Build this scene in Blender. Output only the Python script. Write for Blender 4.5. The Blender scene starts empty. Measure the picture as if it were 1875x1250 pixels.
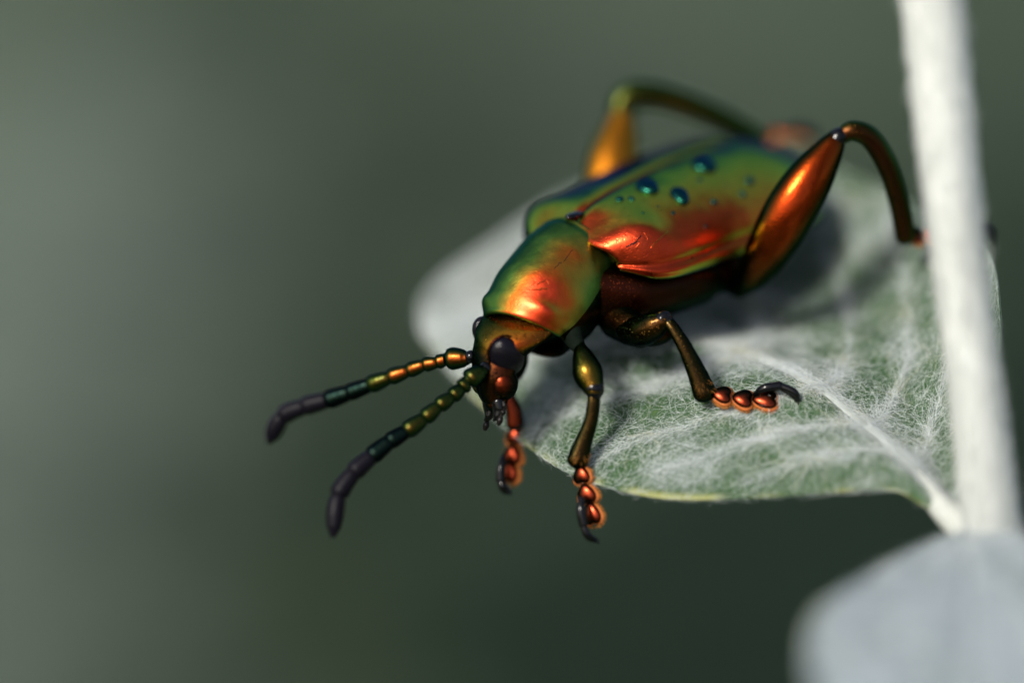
import bpy, bmesh, math, random
import numpy as np
from mathutils import Vector, Matrix

random.seed(7); rng = np.random.default_rng(7)
scn = bpy.context.scene
C = scn.collection

# ------------------------------------------------------------------ camera
# a macro lens 200 mm from the focus point, about life size (36 mm frame)
PITCH = math.radians(18.0)
DIST = 200.0                      # mm, lens to focus plane
HGT = 360.0                       # mm, height of the focus point above the ground
RIGHT = np.array([1.0, 0, 0])
FWD = np.array([0, math.cos(PITCH), -math.sin(PITCH)])
UPV = np.array([0, math.sin(PITCH), math.cos(PITCH)])
C0 = np.array([0, 0, HGT])
PXMM = 1875 / 36.0

def to_world(v):
    """(x right, y up, z towards the lens) in mm round the focus point -> world metres"""
    v = np.asarray(v, float)
    return (C0 + v[..., 0:1] * RIGHT + v[..., 1:2] * UPV - v[..., 2:3] * FWD) * 0.001

def P(px, py, d=0.0):
    """point seen at photo pixel (px, py) lying d mm behind the focus plane"""
    k = (DIST + d) / DIST / PXMM
    return np.array([(px - 937.5) * k, -(py - 625.0) * k, -d])

cam = bpy.data.cameras.new('camera')
cam.lens = 200; cam.sensor_width = 36
cam.clip_start = 0.01; cam.clip_end = 200
cam.dof.use_dof = True
cam.dof.focus_distance = (DIST + 0.6) * 0.001
cam.dof.aperture_fstop = 11.8
cam.dof.aperture_blades = 0
co = bpy.data.objects.new('camera', cam); C.objects.link(co)
m = Matrix.Identity(4)
for i in range(3):
    m[i][0] = RIGHT[i]; m[i][1] = UPV[i]; m[i][2] = -FWD[i]
    m[i][3] = to_world(np.array([0, 0, DIST]))[i]
co.matrix_world = m
scn.camera = co

# ------------------------------------------------------------------ sky, sun, exposure
SUN = np.array([-0.46, 0.43, 0.76]); SUN /= np.linalg.norm(SUN)      # towards the sun, in lens axes
sw = SUN[0] * RIGHT + SUN[1] * UPV - SUN[2] * FWD
world = bpy.data.worlds.new('World'); scn.world = world; world.use_nodes = True
nt = world.node_tree; nt.nodes.clear()
sky = nt.nodes.new('ShaderNodeTexSky'); sky.sky_type = 'NISHITA'; sky.sun_disc = False
sky.sun_elevation = math.asin(sw[2]); sky.sun_rotation = math.atan2(sw[0], sw[1])
sky.air_density = 1.0; sky.dust_density = 3.0
bg = nt.nodes.new('ShaderNodeBackground'); bg.inputs[1].default_value = 0.14
ow = nt.nodes.new('ShaderNodeOutputWorld')
nt.links.new(sky.outputs[0], bg.inputs[0]); nt.links.new(bg.outputs[0], ow.inputs[0])
sun = bpy.data.lights.new('sun', 'SUN'); sun.energy = 4.2; sun.angle = math.radians(12.0)
sun.color = (1.0, 0.96, 0.88)
so = bpy.data.objects.new('sun', sun); C.objects.link(so)
so.rotation_euler = Vector(sw).to_track_quat('Z', 'Y').to_euler()
so.location = (0, 0, 2)
scn.view_settings.view_transform = 'Standard'; scn.view_settings.look = 'None'
scn.view_settings.gamma = 1; scn.view_settings.use_curve_mapping = False
scn.view_settings.exposure = 0.12
scn.render.engine = 'CYCLES'
scn.cycles.use_denoising = True
scn.cycles.max_bounces = 8
scn.cycles.sample_clamp_indirect = 4.0

# ------------------------------------------------------------------ helpers
WLOC = {}

def place(o, wl, parent):
    WLOC[o.name] = Vector(wl)
    if parent is not None:
        o.parent = parent
        o.location = Vector(wl) - WLOC[parent.name]
    else:
        o.location = Vector(wl)

def tag(o, label=None, cat=None, group=None, kind=None):
    if label: o['label'] = label
    if cat: o['category'] = cat
    if group: o['group'] = group
    if kind: o['kind'] = kind
    return o

def empty(name, p, parent=None, size=0.001):
    o = bpy.data.objects.new(name, None); o.empty_display_size = size
    C.objects.link(o); place(o, to_world(np.asarray(p, float)), parent)
    return o

def build(name, verts, faces, mat, parent=None, smooth=True, recalc=True):
    """mesh object from points in lens millimetres"""
    w = to_world(np.asarray(verts, float))
    c = (w.min(0) + w.max(0)) / 2
    me = bpy.data.meshes.new(name)
    me.from_pydata((w - c).tolist(), [], [list(map(int, f)) for f in faces])
    if recalc:
        bm = bmesh.new(); bm.from_mesh(me)
        bmesh.ops.recalc_face_normals(bm, faces=bm.faces)
        bm.to_mesh(me); bm.free()
    if smooth:
        me.polygons.foreach_set('use_smooth', [True] * len(me.polygons))
    me.materials.append(mat)
    o = bpy.data.objects.new(name, me); C.objects.link(o)
    place(o, c, parent)
    return o

def unit(v):
    v = np.asarray(v, float); return v / max(1e-12, np.linalg.norm(v))

def loft_faces(n, mm, closed=True, cap0=True, cap1=True):
    f = []
    k = mm if closed else mm - 1
    for i in range(n - 1):
        for j in range(k):
            j2 = (j + 1) % mm
            f.append((i * mm + j, i * mm + j2, (i + 1) * mm + j2, (i + 1) * mm + j))
    if closed and cap0: f.append(tuple(range(mm - 1, -1, -1)))
    if closed and cap1: f.append(tuple((n - 1) * mm + j for j in range(mm)))
    return f

def loft(name, rings, mat, parent, cap0=True, cap1=True):
    r = np.asarray(rings, float); n, mm, _ = r.shape
    return build(name, r.reshape(-1, 3), loft_faces(n, mm, True, cap0, cap1), mat, parent)

def catmull(pts, n):
    """n points along a Catmull-Rom curve through pts (any dimension), even in parameter"""
    p = np.asarray(pts, float); k = len(p)
    q = np.vstack([2 * p[0] - p[1], p, 2 * p[-1] - p[-2]])
    out = []
    for s in np.linspace(0, k - 1, n):
        i = min(int(s), k - 2); t = s - i
        a, b, c, d = q[i], q[i + 1], q[i + 2], q[i + 3]
        out.append(0.5 * (2 * b + (c - a) * t + (2 * a - 5 * b + 4 * c - d) * t * t + (3 * b - a - 3 * c + d) * t ** 3))
    return np.array(out)

def tube_rings(path, rad, m=20, flat=1.0, ref=None, round_ends=True):
    """rings round a path; rad per point; flat scales the second axis"""
    path = np.asarray(path, float); n = len(path)
    rad = np.asarray(rad, float)
    T = np.gradient(path, axis=0); T /= np.linalg.norm(T, axis=1)[:, None]
    ref = unit(ref if ref is not None else (0.3, 0.2, 1.0))
    rings = []
    a = np.linspace(0, 2 * math.pi, m, endpoint=False)
    for i in range(n):
        e1 = unit(ref - T[i] * np.dot(ref, T[i])); e2 = np.cross(T[i], e1)
        rings.append(path[i] + rad[i] * (np.cos(a)[:, None] * e1 * flat + np.sin(a)[:, None] * e2))
    rings = np.array(rings)
    if round_ends:
        pre, post = [], []
        for f in (0.95, 0.8, 0.55, 0.25):
            off = math.sqrt(1 - f * f)
            pre.insert(0, path[0] - T[0] * rad[0] * off * 0.8 + (rings[0] - path[0]) * f)
            post.append(path[-1] + T[-1] * rad[-1] * off * 0.8 + (rings[-1] - path[-1]) * f)
        rings = np.concatenate([np.array(pre), rings, np.array(post)])
    return rings

def tube(name, pts, radii, mat, parent, n=24, m=20, flat=1.0, ref=None, round_ends=True):
    """pts control points in mm, radii control radii in mm"""
    p = catmull(np.hstack([np.asarray(pts, float), np.asarray(radii, float)[:, None]]), n)
    return loft(name, tube_rings(p[:, :3], np.maximum(p[:, 3], 0.01), m, flat, ref, round_ends), mat, parent)

def ellipsoid(name, c, ax, mat, parent, n=20, m=28, warp=None):
    """ax three axis vectors (scaled)"""
    th = np.linspace(0.001, math.pi - 0.001, n); ph = np.linspace(0, 2 * math.pi, m, endpoint=False)
    A = np.asarray(ax, float)
    s = np.stack([np.outer(np.sin(th), np.cos(ph)), np.outer(np.sin(th), np.sin(ph)),
                  np.outer(np.cos(th), np.ones(m))], -1)
    if warp: s = warp(s)
    return loft(name, np.asarray(c, float) + s @ A, mat, parent)

def smooth01(x): x = np.clip(x, 0, 1); return x * x * (3 - 2 * x)

def ci(q, xs, ys):
    """smooth curve through the points (monotone cubic)"""
    xs = np.asarray(xs, float); ys = np.asarray(ys, float); h = np.diff(xs); dl = np.diff(ys) / h
    m = np.empty_like(ys); m[0] = dl[0]; m[-1] = dl[-1]
    for i in range(1, len(xs) - 1):
        m[i] = 0 if dl[i - 1] * dl[i] <= 0 else (h[i - 1] + h[i]) * 3 / ((2 * h[i] + h[i - 1]) / dl[i - 1] + (h[i] + 2 * h[i - 1]) / dl[i])
    q = np.clip(q, xs[0], xs[-1]); i = np.clip(np.searchsorted(xs, q, 'right') - 1, 0, len(xs) - 2)
    t = (q - xs[i]) / h[i]
    return ys[i] * (2 * t ** 3 - 3 * t ** 2 + 1) + m[i] * h[i] * (t ** 3 - 2 * t ** 2 + t) + ys[i + 1] * (3 * t ** 2 - 2 * t ** 3) + m[i + 1] * h[i] * (t ** 3 - t ** 2)

class Noise2:
    def __init__(self, seed, n=64):
        self.g = np.random.default_rng(seed).random((n, n)); self.n = n
    def __call__(self, x, y):
        x = np.asarray(x, float); y = np.asarray(y, float)
        xi = np.floor(x).astype(int); yi = np.floor(y).astype(int)
        fx = x - xi; fy = y - yi
        fx = fx * fx * (3 - 2 * fx); fy = fy * fy * (3 - 2 * fy)
        n = self.n; g = self.g
        a = g[xi % n, yi % n]; b = g[(xi + 1) % n, yi % n]; c = g[xi % n, (yi + 1) % n]; d = g[(xi + 1) % n, (yi + 1) % n]
        return (a * (1 - fx) + b * fx) * (1 - fy) + (c * (1 - fx) + d * fx) * fy
    def fbm(self, x, y, o=3):
        t = 0; s = 0; a = 1.0
        for k in range(o):
            t = t + a * self(x * 2 ** k + 11.3 * k, y * 2 ** k + 5.7 * k); s += a; a *= 0.5
        return t / s

# ------------------------------------------------------------------ materials
def srgb(r, g, b):
    f = lambda c: c / 12.92 if c <= 0.04045 else ((c + 0.055) / 1.055) ** 2.4
    return (f(r / 255), f(g / 255), f(b / 255), 1)

def new_mat(name):
    mt = bpy.data.materials.new(name); mt.use_nodes = True
    n = mt.node_tree.nodes; b = n['Principled BSDF']
    return mt, mt.node_tree, b

def ramp_node(t, stops):
    r = t.nodes.new('ShaderNodeValToRGB'); e = r.color_ramp.elements
    while len(e) > 1: e.remove(e[-1])
    e[0].position = stops[0][0]; e[0].color = stops[0][1]
    for p, c in stops[1:]:
        x = e.new(p); x.color = c
    return r

def irid(name, stops, rough=0.3, mott=0.12, punct=0.0, punct_scale=9.0, bump=0.25, coat=0.06, wrink=0.12, stops2=None):
    """beetle cuticle: a metal whose structural colour shifts with the angle of view"""
    mt, t, b = new_mat(name); L = t.links.new; N = t.nodes.new
    tc = N('ShaderNodeTexCoord')
    sc = N('ShaderNodeVectorMath'); sc.operation = 'SCALE'; sc.inputs['Scale'].default_value = 1000
    L(tc.outputs['Object'], sc.inputs[0])
    lw = N('ShaderNodeLayerWeight'); lw.inputs[0].default_value = 0.5
    nz = N('ShaderNodeTexNoise'); nz.inputs['Scale'].default_value = 0.9; nz.inputs['Detail'].default_value = 4
    L(sc.outputs[0], nz.inputs['Vector'])
    ma = N('ShaderNodeMath'); ma.operation = 'MULTIPLY_ADD'; ma.inputs[1].default_value = mott; ma.inputs[2].default_value = -mott * 0.5
    L(nz.outputs['Fac'], ma.inputs[0])
    ad = N('ShaderNodeMath'); ad.operation = 'ADD'; ad.use_clamp = True
    L(lw.outputs['Facing'], ad.inputs[0]); L(ma.outputs[0], ad.inputs[1])
    rp = ramp_node(t, stops); L(ad.outputs[0], rp.inputs[0])
    col = rp.outputs[0]
    if stops2:                                   # a second, darker ramp where 'blend' is 1: dark face and painted shade
        r2 = ramp_node(t, stops2); L(ad.outputs[0], r2.inputs[0])
        at = N('ShaderNodeAttribute'); at.attribute_name = 'blend'
        mb = N('ShaderNodeMath'); mb.operation = 'MULTIPLY_ADD'; mb.use_clamp = True; mb.inputs[1].default_value = 0.5; L(nz.outputs['Fac'], mb.inputs[0]); mb.inputs[2].default_value = -0.25
        ma2 = N('ShaderNodeMath'); ma2.operation = 'ADD'; ma2.use_clamp = True; L(at.outputs['Fac'], ma2.inputs[0]); L(mb.outputs[0], ma2.inputs[1])
        mc = N('ShaderNodeMix'); mc.data_type = 'RGBA'; L(ma2.outputs[0], mc.inputs['Factor']); L(rp.outputs[0], mc.inputs['A']); L(r2.outputs[0], mc.inputs['B'])
        col = mc.outputs['Result']
    # fine relief: micro grain and wear scratches
    n2 = N('ShaderNodeTexNoise'); n2.inputs['Scale'].default_value = 26; n2.inputs['Detail'].default_value = 3
    L(sc.outputs[0], n2.inputs['Vector'])
    bp = N('ShaderNodeBump'); bp.inputs['Strength'].default_value = bump; bp.inputs['Distance'].default_value = 0.00001
    L(n2.outputs['Fac'], bp.inputs['Height'])
    nw_ = N('ShaderNodeTexNoise'); nw_.inputs['Scale'].default_value = 3.2; nw_.inputs['Detail'].default_value = 5; nw_.inputs['Distortion'].default_value = 0.6
    L(sc.outputs[0], nw_.inputs['Vector'])
    bw = N('ShaderNodeBump'); bw.inputs['Strength'].default_value = wrink; bw.inputs['Distance'].default_value = 0.00012
    L(nw_.outputs['Fac'], bw.inputs['Height']); L(bp.outputs[0], bw.inputs['Normal'])
    nrm = bw.outputs[0]
    if punct > 0:
        vo = N('ShaderNodeTexVoronoi'); vo.inputs['Scale'].default_value = punct_scale
        L(sc.outputs[0], vo.inputs['Vector'])
        mr = N('ShaderNodeMapRange'); mr.inputs['From Min'].default_value = 0.12; mr.inputs['From Max'].default_value = 0.34
        L(vo.outputs['Distance'], mr.inputs['Value'])
        b2 = N('ShaderNodeBump'); b2.inputs['Strength'].default_value = punct; b2.inputs['Distance'].default_value = 0.00007
        L(mr.outputs[0], b2.inputs['Height']); L(nrm, b2.inputs['Normal']); nrm = b2.outputs[0]
    # roughness breaks up a little
    n3 = N('ShaderNodeTexNoise'); n3.inputs['Scale'].default_value = 3.0; n3.inputs['Detail'].default_value = 6
    L(sc.outputs[0], n3.inputs['Vector'])
    rr = N('ShaderNodeMapRange'); rr.inputs['From Min'].default_value = 0.3; rr.inputs['From Max'].default_value = 0.7
    rr.inputs['To Min'].default_value = rough * 0.85; rr.inputs['To Max'].default_value = rough * 1.2
    L(n3.outputs['Fac'], rr.inputs['Value']); L(rr.outputs[0], b.inputs['Roughness'])
    L(col, b.inputs['Base Color']); L(nrm, b.inputs['Normal'])
    b.inputs['Metallic'].default_value = 1.0; b.inputs['Specular Tint'].default_value = (0.35, 0.42, 0.45, 1)
    b.inputs['Coat Weight'].default_value = coat; b.inputs['Coat Roughness'].default_value = 0.22
    return mt

RED = srgb(206, 66, 34); ORA = srgb(196, 96, 34); GOLD = srgb(188, 130, 40); OLI = srgb(146, 140, 54)
GRN = srgb(92, 140, 66); TEAL = srgb(24, 100, 92); BLU = srgb(34, 58, 120); IND = srgb(52, 48, 120); DGR = srgb(16, 60, 40)

M_ely = irid('elytron_cuticle', [(0.0, RED), (0.22, RED), (0.32, srgb(186, 84, 34)), (0.38, srgb(196, 160, 54)), (0.45, srgb(184, 186, 66)), (0.56, srgb(136, 184, 70)), (0.65, srgb(44, 104, 64)), (0.73, srgb(26, 46, 96)), (0.85, srgb(24, 26, 72))], 0.32, 0.16, punct=0.12, punct_scale=7, coat=0.05, wrink=0.13)
M_pro = irid('pronotum_cuticle', [(0.0, RED), (0.08, RED), (0.16, srgb(190, 88, 30)), (0.24, srgb(160, 136, 50)), (0.36, srgb(100, 138, 58)), (0.66, srgb(34, 84, 56)), (0.9, TEAL)], 0.37, 0.14, punct=0.08, punct_scale=8, wrink=0.06)
M_head = irid('head_cuticle', [(0.0, srgb(184, 78, 24)), (0.15, srgb(196, 112, 32)), (0.30, srgb(180, 124, 36)), (0.42, srgb(84, 84, 30)), (0.58, srgb(22, 54, 26)), (0.8, srgb(8, 30, 20))], 0.30, 0.25, punct=0.9, punct_scale=10, stops2=[(0.0, srgb(64, 28, 12)), (0.12, srgb(58, 34, 12)), (0.24, srgb(40, 34, 14)), (0.40, srgb(16, 28, 14)), (0.7, srgb(8, 24, 16))])
M_cheek = irid('cheek_cuticle', [(0.0, srgb(112, 38, 16)), (0.10, srgb(88, 34, 14)), (0.22, srgb(44, 26, 12)), (0.45, srgb(16, 26, 14))], 0.3, 0.2, punct=0.8, punct_scale=12)
M_fem = irid('femur_cuticle', [(0.0, srgb(146, 46, 9)), (0.12, srgb(150, 56, 10)), (0.22, srgb(112, 54, 12)), (0.32, srgb(60, 48, 15)), (0.44, srgb(24, 44, 15)), (0.7, srgb(14, 52, 24)), (0.9, DGR)], 0.23, 0.1)  # ramp darkens early off-centre, painting shade into the thigh's flank
M_leg = irid('leg_cuticle', [(0.0, srgb(50, 34, 12)), (0.12, srgb(38, 34, 12)), (0.3, srgb(20, 30, 12)), (0.6, srgb(10, 26, 15)), (0.9, srgb(14, 40, 28))], 0.28, 0.3, punct=0.35, punct_scale=12)
M_tar = irid('tarsus_cuticle', [(0.0, srgb(132, 50, 28)), (0.12, srgb(116, 44, 24)), (0.22, srgb(58, 34, 18)), (0.34, srgb(18, 24, 14)), (0.65, srgb(8, 20, 14))], 0.28, 0.2)
M_under = irid('underside_cuticle', [(0.0, srgb(74, 26, 12)), (0.3, srgb(52, 32, 12)), (0.5, srgb(16, 36, 20)), (0.8, srgb(8, 28, 24))], 0.36, 0.3, punct=0.3)
M_abd = irid('abdomen_cuticle', [(0.0, srgb(56, 20, 8)), (0.3, srgb(44, 26, 10)), (0.42, srgb(16, 28, 12)), (0.6, srgb(18, 48, 26)), (0.8, srgb(8, 28, 24))], 0.36, 0.3, punct=0.3)
M_olive = irid('olive_femur_cuticle', [(0.0, srgb(104, 72, 22)), (0.15, srgb(84, 74, 22)), (0.32, srgb(40, 52, 18)), (0.55, srgb(12, 32, 16)), (0.9, srgb(14, 40, 28))], 0.30, 0.25, punct=0.3, punct_scale=12)
M_midfem = irid('brown_femur_cuticle', [(0.0, srgb(70, 40, 14)), (0.15, srgb(58, 40, 14)), (0.32, srgb(30, 34, 14)), (0.5, srgb(10, 28, 16)), (0.9, srgb(14, 40, 28))], 0.27, 0.25, punct=0.5, punct_scale=9)
M_tibn = irid('near_tibia_cuticle', [(0.0, srgb(66, 32, 12)), (0.22, srgb(56, 44, 14)), (0.42, srgb(38, 72, 28)), (0.7, srgb(24, 72, 34)), (0.9, DGR)], 0.3, 0.3, punct=0.3)
M_tib = irid('hind_tibia_cuticle', [(0.0, srgb(58, 50, 16)), (0.2, srgb(50, 70, 24)), (0.42, srgb(48, 96, 40)), (0.7, srgb(30, 92, 40)), (0.9, DGR)], 0.3, 0.25, punct=0.3)
M_ffar = irid('far_femur_cuticle', [(0.0, srgb(206, 122, 26)), (0.3, srgb(190, 118, 28)), (0.5, srgb(130, 120, 40)), (0.7, srgb(60, 110, 50))], 0.32, 0.2)
M_ant_teal = irid('antenna_teal_cuticle', [(0.0, srgb(26, 36, 28)), (0.12, srgb(14, 30, 26)), (0.3, srgb(9, 14, 20)), (0.8, srgb(10, 10, 18))], 0.38, 0.4)
M_ant = irid('antenna_cuticle', [(0.0, srgb(146, 58, 20)), (0.10, srgb(104, 60, 18)), (0.24, srgb(48, 66, 26)), (0.42, srgb(16, 46, 32)), (0.9, srgb(10, 36, 28))], 0.32, 0.3)
M_ant_green = irid('antenna_green_cuticle', [(0.0, srgb(84, 56, 18)), (0.10, srgb(48, 54, 18)), (0.24, srgb(48, 66, 26)), (0.42, srgb(16, 46, 32)), (0.9, srgb(10, 36, 28))], 0.32, 0.3)
M_spot = irid('blister_cuticle', [(0.0, srgb(20, 70, 50)), (0.4, srgb(22, 74, 78)), (0.7, srgb(24, 66, 100)), (1.0, IND)], 0.26, 0.2)

def plain(name, col, rough, metal=0.0, bump=0.0, bscale=20, spec=0.5, dark=0.6):
    mt, t, b = new_mat(name); L = t.links.new; N = t.nodes.new
    tc = N('ShaderNodeTexCoord')
    sc = N('ShaderNodeVectorMath'); sc.operation = 'SCALE'; sc.inputs['Scale'].default_value = 1000
    L(tc.outputs['Object'], sc.inputs[0])
    nz = N('ShaderNodeTexNoise'); nz.inputs['Scale'].default_value = 4; nz.inputs['Detail'].default_value = 5
    L(sc.outputs[0], nz.inputs['Vector'])
    d = tuple(c * dark for c in col[:3]) + (1,)
    rp = ramp_node(t, [(0.3, d), (0.7, col)]); L(nz.outputs['Fac'], rp.inputs[0]); L(rp.outputs[0], b.inputs['Base Color'])
    b.inputs['Roughness'].default_value = rough; b.inputs['Metallic'].default_value = metal
    b.inputs['Specular IOR Level'].default_value = spec
    if bump:
        n2 = N('ShaderNodeTexNoise'); n2.inputs['Scale'].default_value = bscale; L(sc.outputs[0], n2.inputs['Vector'])
        bp = N('ShaderNodeBump'); bp.inputs['Strength'].default_value = bump; bp.inputs['Distance'].default_value = 0.00002
        L(n2.outputs['Fac'], bp.inputs['Height']); L(bp.outputs[0], b.inputs['Normal'])
    return mt

M_black = plain('black_chitin', srgb(8, 8, 10), 0.14, 0.0, 0.0, 20, 0.3)
M_club = plain('antenna_club', srgb(15, 12, 20), 0.42, 0.0, 0.35, 40, 0.10)
M_pad = plain('tarsal_pad_bristles', srgb(186, 98, 34), 0.8, 0.0, 0.9, 30)
M_coxa = plain('dark_coxa', srgb(14, 22, 16), 0.75, 0, 0.5, 12, 0.04)
M_palp = plain('palp_chitin', srgb(20, 16, 14), 0.35, 0, 0, 20, 0.2)

def eye_mat():
    mt, t, b = new_mat('compound_eye'); L = t.links.new; N = t.nodes.new
    tc = N('ShaderNodeTexCoord')
    sc = N('ShaderNodeVectorMath'); sc.operation = 'SCALE'; sc.inputs['Scale'].default_value = 1000
    L(tc.outputs['Object'], sc.inputs[0])
    vo = N('ShaderNodeTexVoronoi'); vo.inputs['Scale'].default_value = 22; vo.inputs['Randomness'].default_value = 0.35
    L(sc.outputs[0], vo.inputs['Vector'])
    bp = N('ShaderNodeBump'); bp.invert = True; bp.inputs['Strength'].default_value = 0.45; bp.inputs['Distance'].default_value = 0.00002
    L(vo.outputs['Distance'], bp.inputs['Height']); L(bp.outputs[0], b.inputs['Normal'])
    b.inputs['Base Color'].default_value = srgb(11, 8, 15); b.inputs['Specular IOR Level'].default_value = 0.22; b.inputs['Roughness'].default_value = 0.2
    return mt
M_eye = eye_mat()

def hair_mat(name, col):
    mt, t, b = new_mat(name); L = t.links.new; N = t.nodes.new
    at = N('ShaderNodeAttribute'); at.attribute_name = 'tone'
    d = (col[0] * 0.86, col[1] * 0.80, col[2] * 0.55, 1)
    rp = ramp_node(t, [(0.0, d), (0.22, col), (1.0, col)]); L(at.outputs['Fac'], rp.inputs[0])
    df = N('ShaderNodeBsdfDiffuse'); tr = N('ShaderNodeBsdfTranslucent'); mx = N('ShaderNodeMixShader'); mx.inputs[0].default_value = 0.35
    L(rp.outputs[0], df.inputs[0]); L(rp.outputs[0], tr.inputs[0]); L(df.outputs[0], mx.inputs[1]); L(tr.outputs[0], mx.inputs[2])
    t.nodes.remove(b); L(mx.outputs[0], t.nodes['Material Output'].inputs[0])
    return mt
M_hair = hair_mat('woolly_hair', (0.66, 0.70, 0.70, 1))

def blade_mat(name='leaf_blade', felt_col=(0.30, 0.34, 0.32, 1)):
    mt, t, b = new_mat(name); L = t.links.new; N = t.nodes.new
    tc = N('ShaderNodeTexCoord')
    sc = N('ShaderNodeVectorMath'); sc.operation = 'SCALE'; sc.inputs['Scale'].default_value = 1000
    L(tc.outputs['Object'], sc.inputs[0])
    fe = N('ShaderNodeAttribute'); fe.attribute_name = 'felt'
    mg = N('ShaderNodeAttribute'); mg.attribute_name = 'margin'
    n1 = N('ShaderNodeTexNoise'); n1.inputs['Scale'].default_value = 3.2; n1.inputs['Detail'].default_value = 8; n1.inputs['Roughness'].default_value = 0.7
    L(sc.outputs[0], n1.inputs['Vector'])
    g = ramp_node(t, [(0.3, (0.018, 0.048, 0.016, 1)), (0.55, (0.034, 0.078, 0.028, 1)), (0.75, (0.075, 0.115, 0.035, 1))]); L(n1.outputs['Fac'], g.inputs[0])
    n2 = N('ShaderNodeTexNoise'); n2.inputs['Scale'].default_value = 7; n2.inputs['Detail'].default_value = 8; n2.inputs['Roughness'].default_value = 0.75
    L(sc.outputs[0], n2.inputs['Vector'])
    a = N('ShaderNodeMath'); a.operation = 'MULTIPLY_ADD'; a.inputs[1].default_value = 1.2; a.inputs[2].default_value = -0.60
    L(n2.outputs['Fac'], a.inputs[0])
    a2 = N('ShaderNodeMath'); a2.operation = 'ADD'; a2.use_clamp = True; L(a.outputs[0], a2.inputs[0]); L(fe.outputs['Fac'], a2.inputs[1])
    mx = N('ShaderNodeMix'); mx.data_type = 'RGBA'; L(a2.outputs[0], mx.inputs['Factor'])
    L(g.outputs[0], mx.inputs['A']); mx.inputs['B'].default_value = felt_col
    m2 = N('ShaderNodeMix'); m2.data_type = 'RGBA'; L(mg.outputs['Fac'], m2.inputs['Factor'])
    L(mx.outputs['Result'], m2.inputs['A']); m2.inputs['B'].default_value = (0.36, 0.36, 0.12, 1)
    L(m2.outputs['Result'], b.inputs['Base Color'])
    b.inputs['Roughness'].default_value = 0.75; b.inputs['Specular IOR Level'].default_value = 0.2
    bp = N('ShaderNodeBump'); bp.inputs['Strength'].default_value = 0.6; bp.inputs['Distance'].default_value = 0.0001
    L(n2.outputs['Fac'], bp.inputs['Height']); L(bp.outputs[0], b.inputs['Normal'])
    return mt
M_blade = blade_mat()
M_blade2 = blade_mat('shaded_leaf_blade', (0.25, 0.29, 0.315, 1))  # blade copy whose blue-grey felt colour stands for sky-lit shade
M_felt = plain('stem_felt', (0.62, 0.64, 0.61, 1), 0.9, 0, 0.15, 6, 0.1, 0.9)
M_hair_stem = hair_mat('stem_wool', (0.63, 0.65, 0.63, 1))
M_stalk = plain('stalk_felt', (0.46, 0.48, 0.44, 1), 0.9, 0, 0.5, 8, 0.1, 0.8)
M_vein = plain('vein_felt', (0.62, 0.66, 0.62, 1), 0.9, 0, 0.5, 8, 0.1, 0.8)

# ------------------------------------------------------------------ the ground far below and behind
def ground():
    mt, t, b = new_mat('ground'); L = t.links.new; N = t.nodes.new
    tc = N('ShaderNodeTexCoord')
    n1 = N('ShaderNodeTexNoise'); n1.inputs['Scale'].default_value = 9; n1.inputs['Detail'].default_value = 6
    L(tc.outputs['Object'], n1.inputs['Vector'])
    r = ramp_node(t, [(0.35, (0.050, 0.073, 0.045, 1)), (0.5, (0.066, 0.092, 0.059, 1)), (0.65, (0.082, 0.110, 0.075, 1))]); L(n1.outputs['Fac'], r.inputs[0])
    L(r.outputs[0], b.inputs['Base Color']); b.inputs['Roughness'].default_value = 0.95; b.inputs['Specular IOR Level'].default_value = 0.1
    n = 60; xs = np.concatenate([-np.geomspace(30, 0.05, n // 2), np.geomspace(0.05, 30, n // 2)])
    X, Y = np.meshgrid(xs, xs, indexing='ij')
    h = Noise2(5).fbm(X * 3 + 40, Y * 3 + 40) * 0.03 - 0.03
    me = bpy.data.meshes.new('ground')
    me.from_pydata(np.stack([X, Y, h], -1).reshape(-1, 3).tolist(), [], loft_faces(n, n, False))
    me.polygons.foreach_set('use_smooth', [True] * len(me.polygons)); me.materials.append(mt)
    o = bpy.data.objects.new('ground', me); C.objects.link(o); tag(o, 'mottled grey green ground far behind the beetle', 'ground', kind='structure')
ground()

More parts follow.
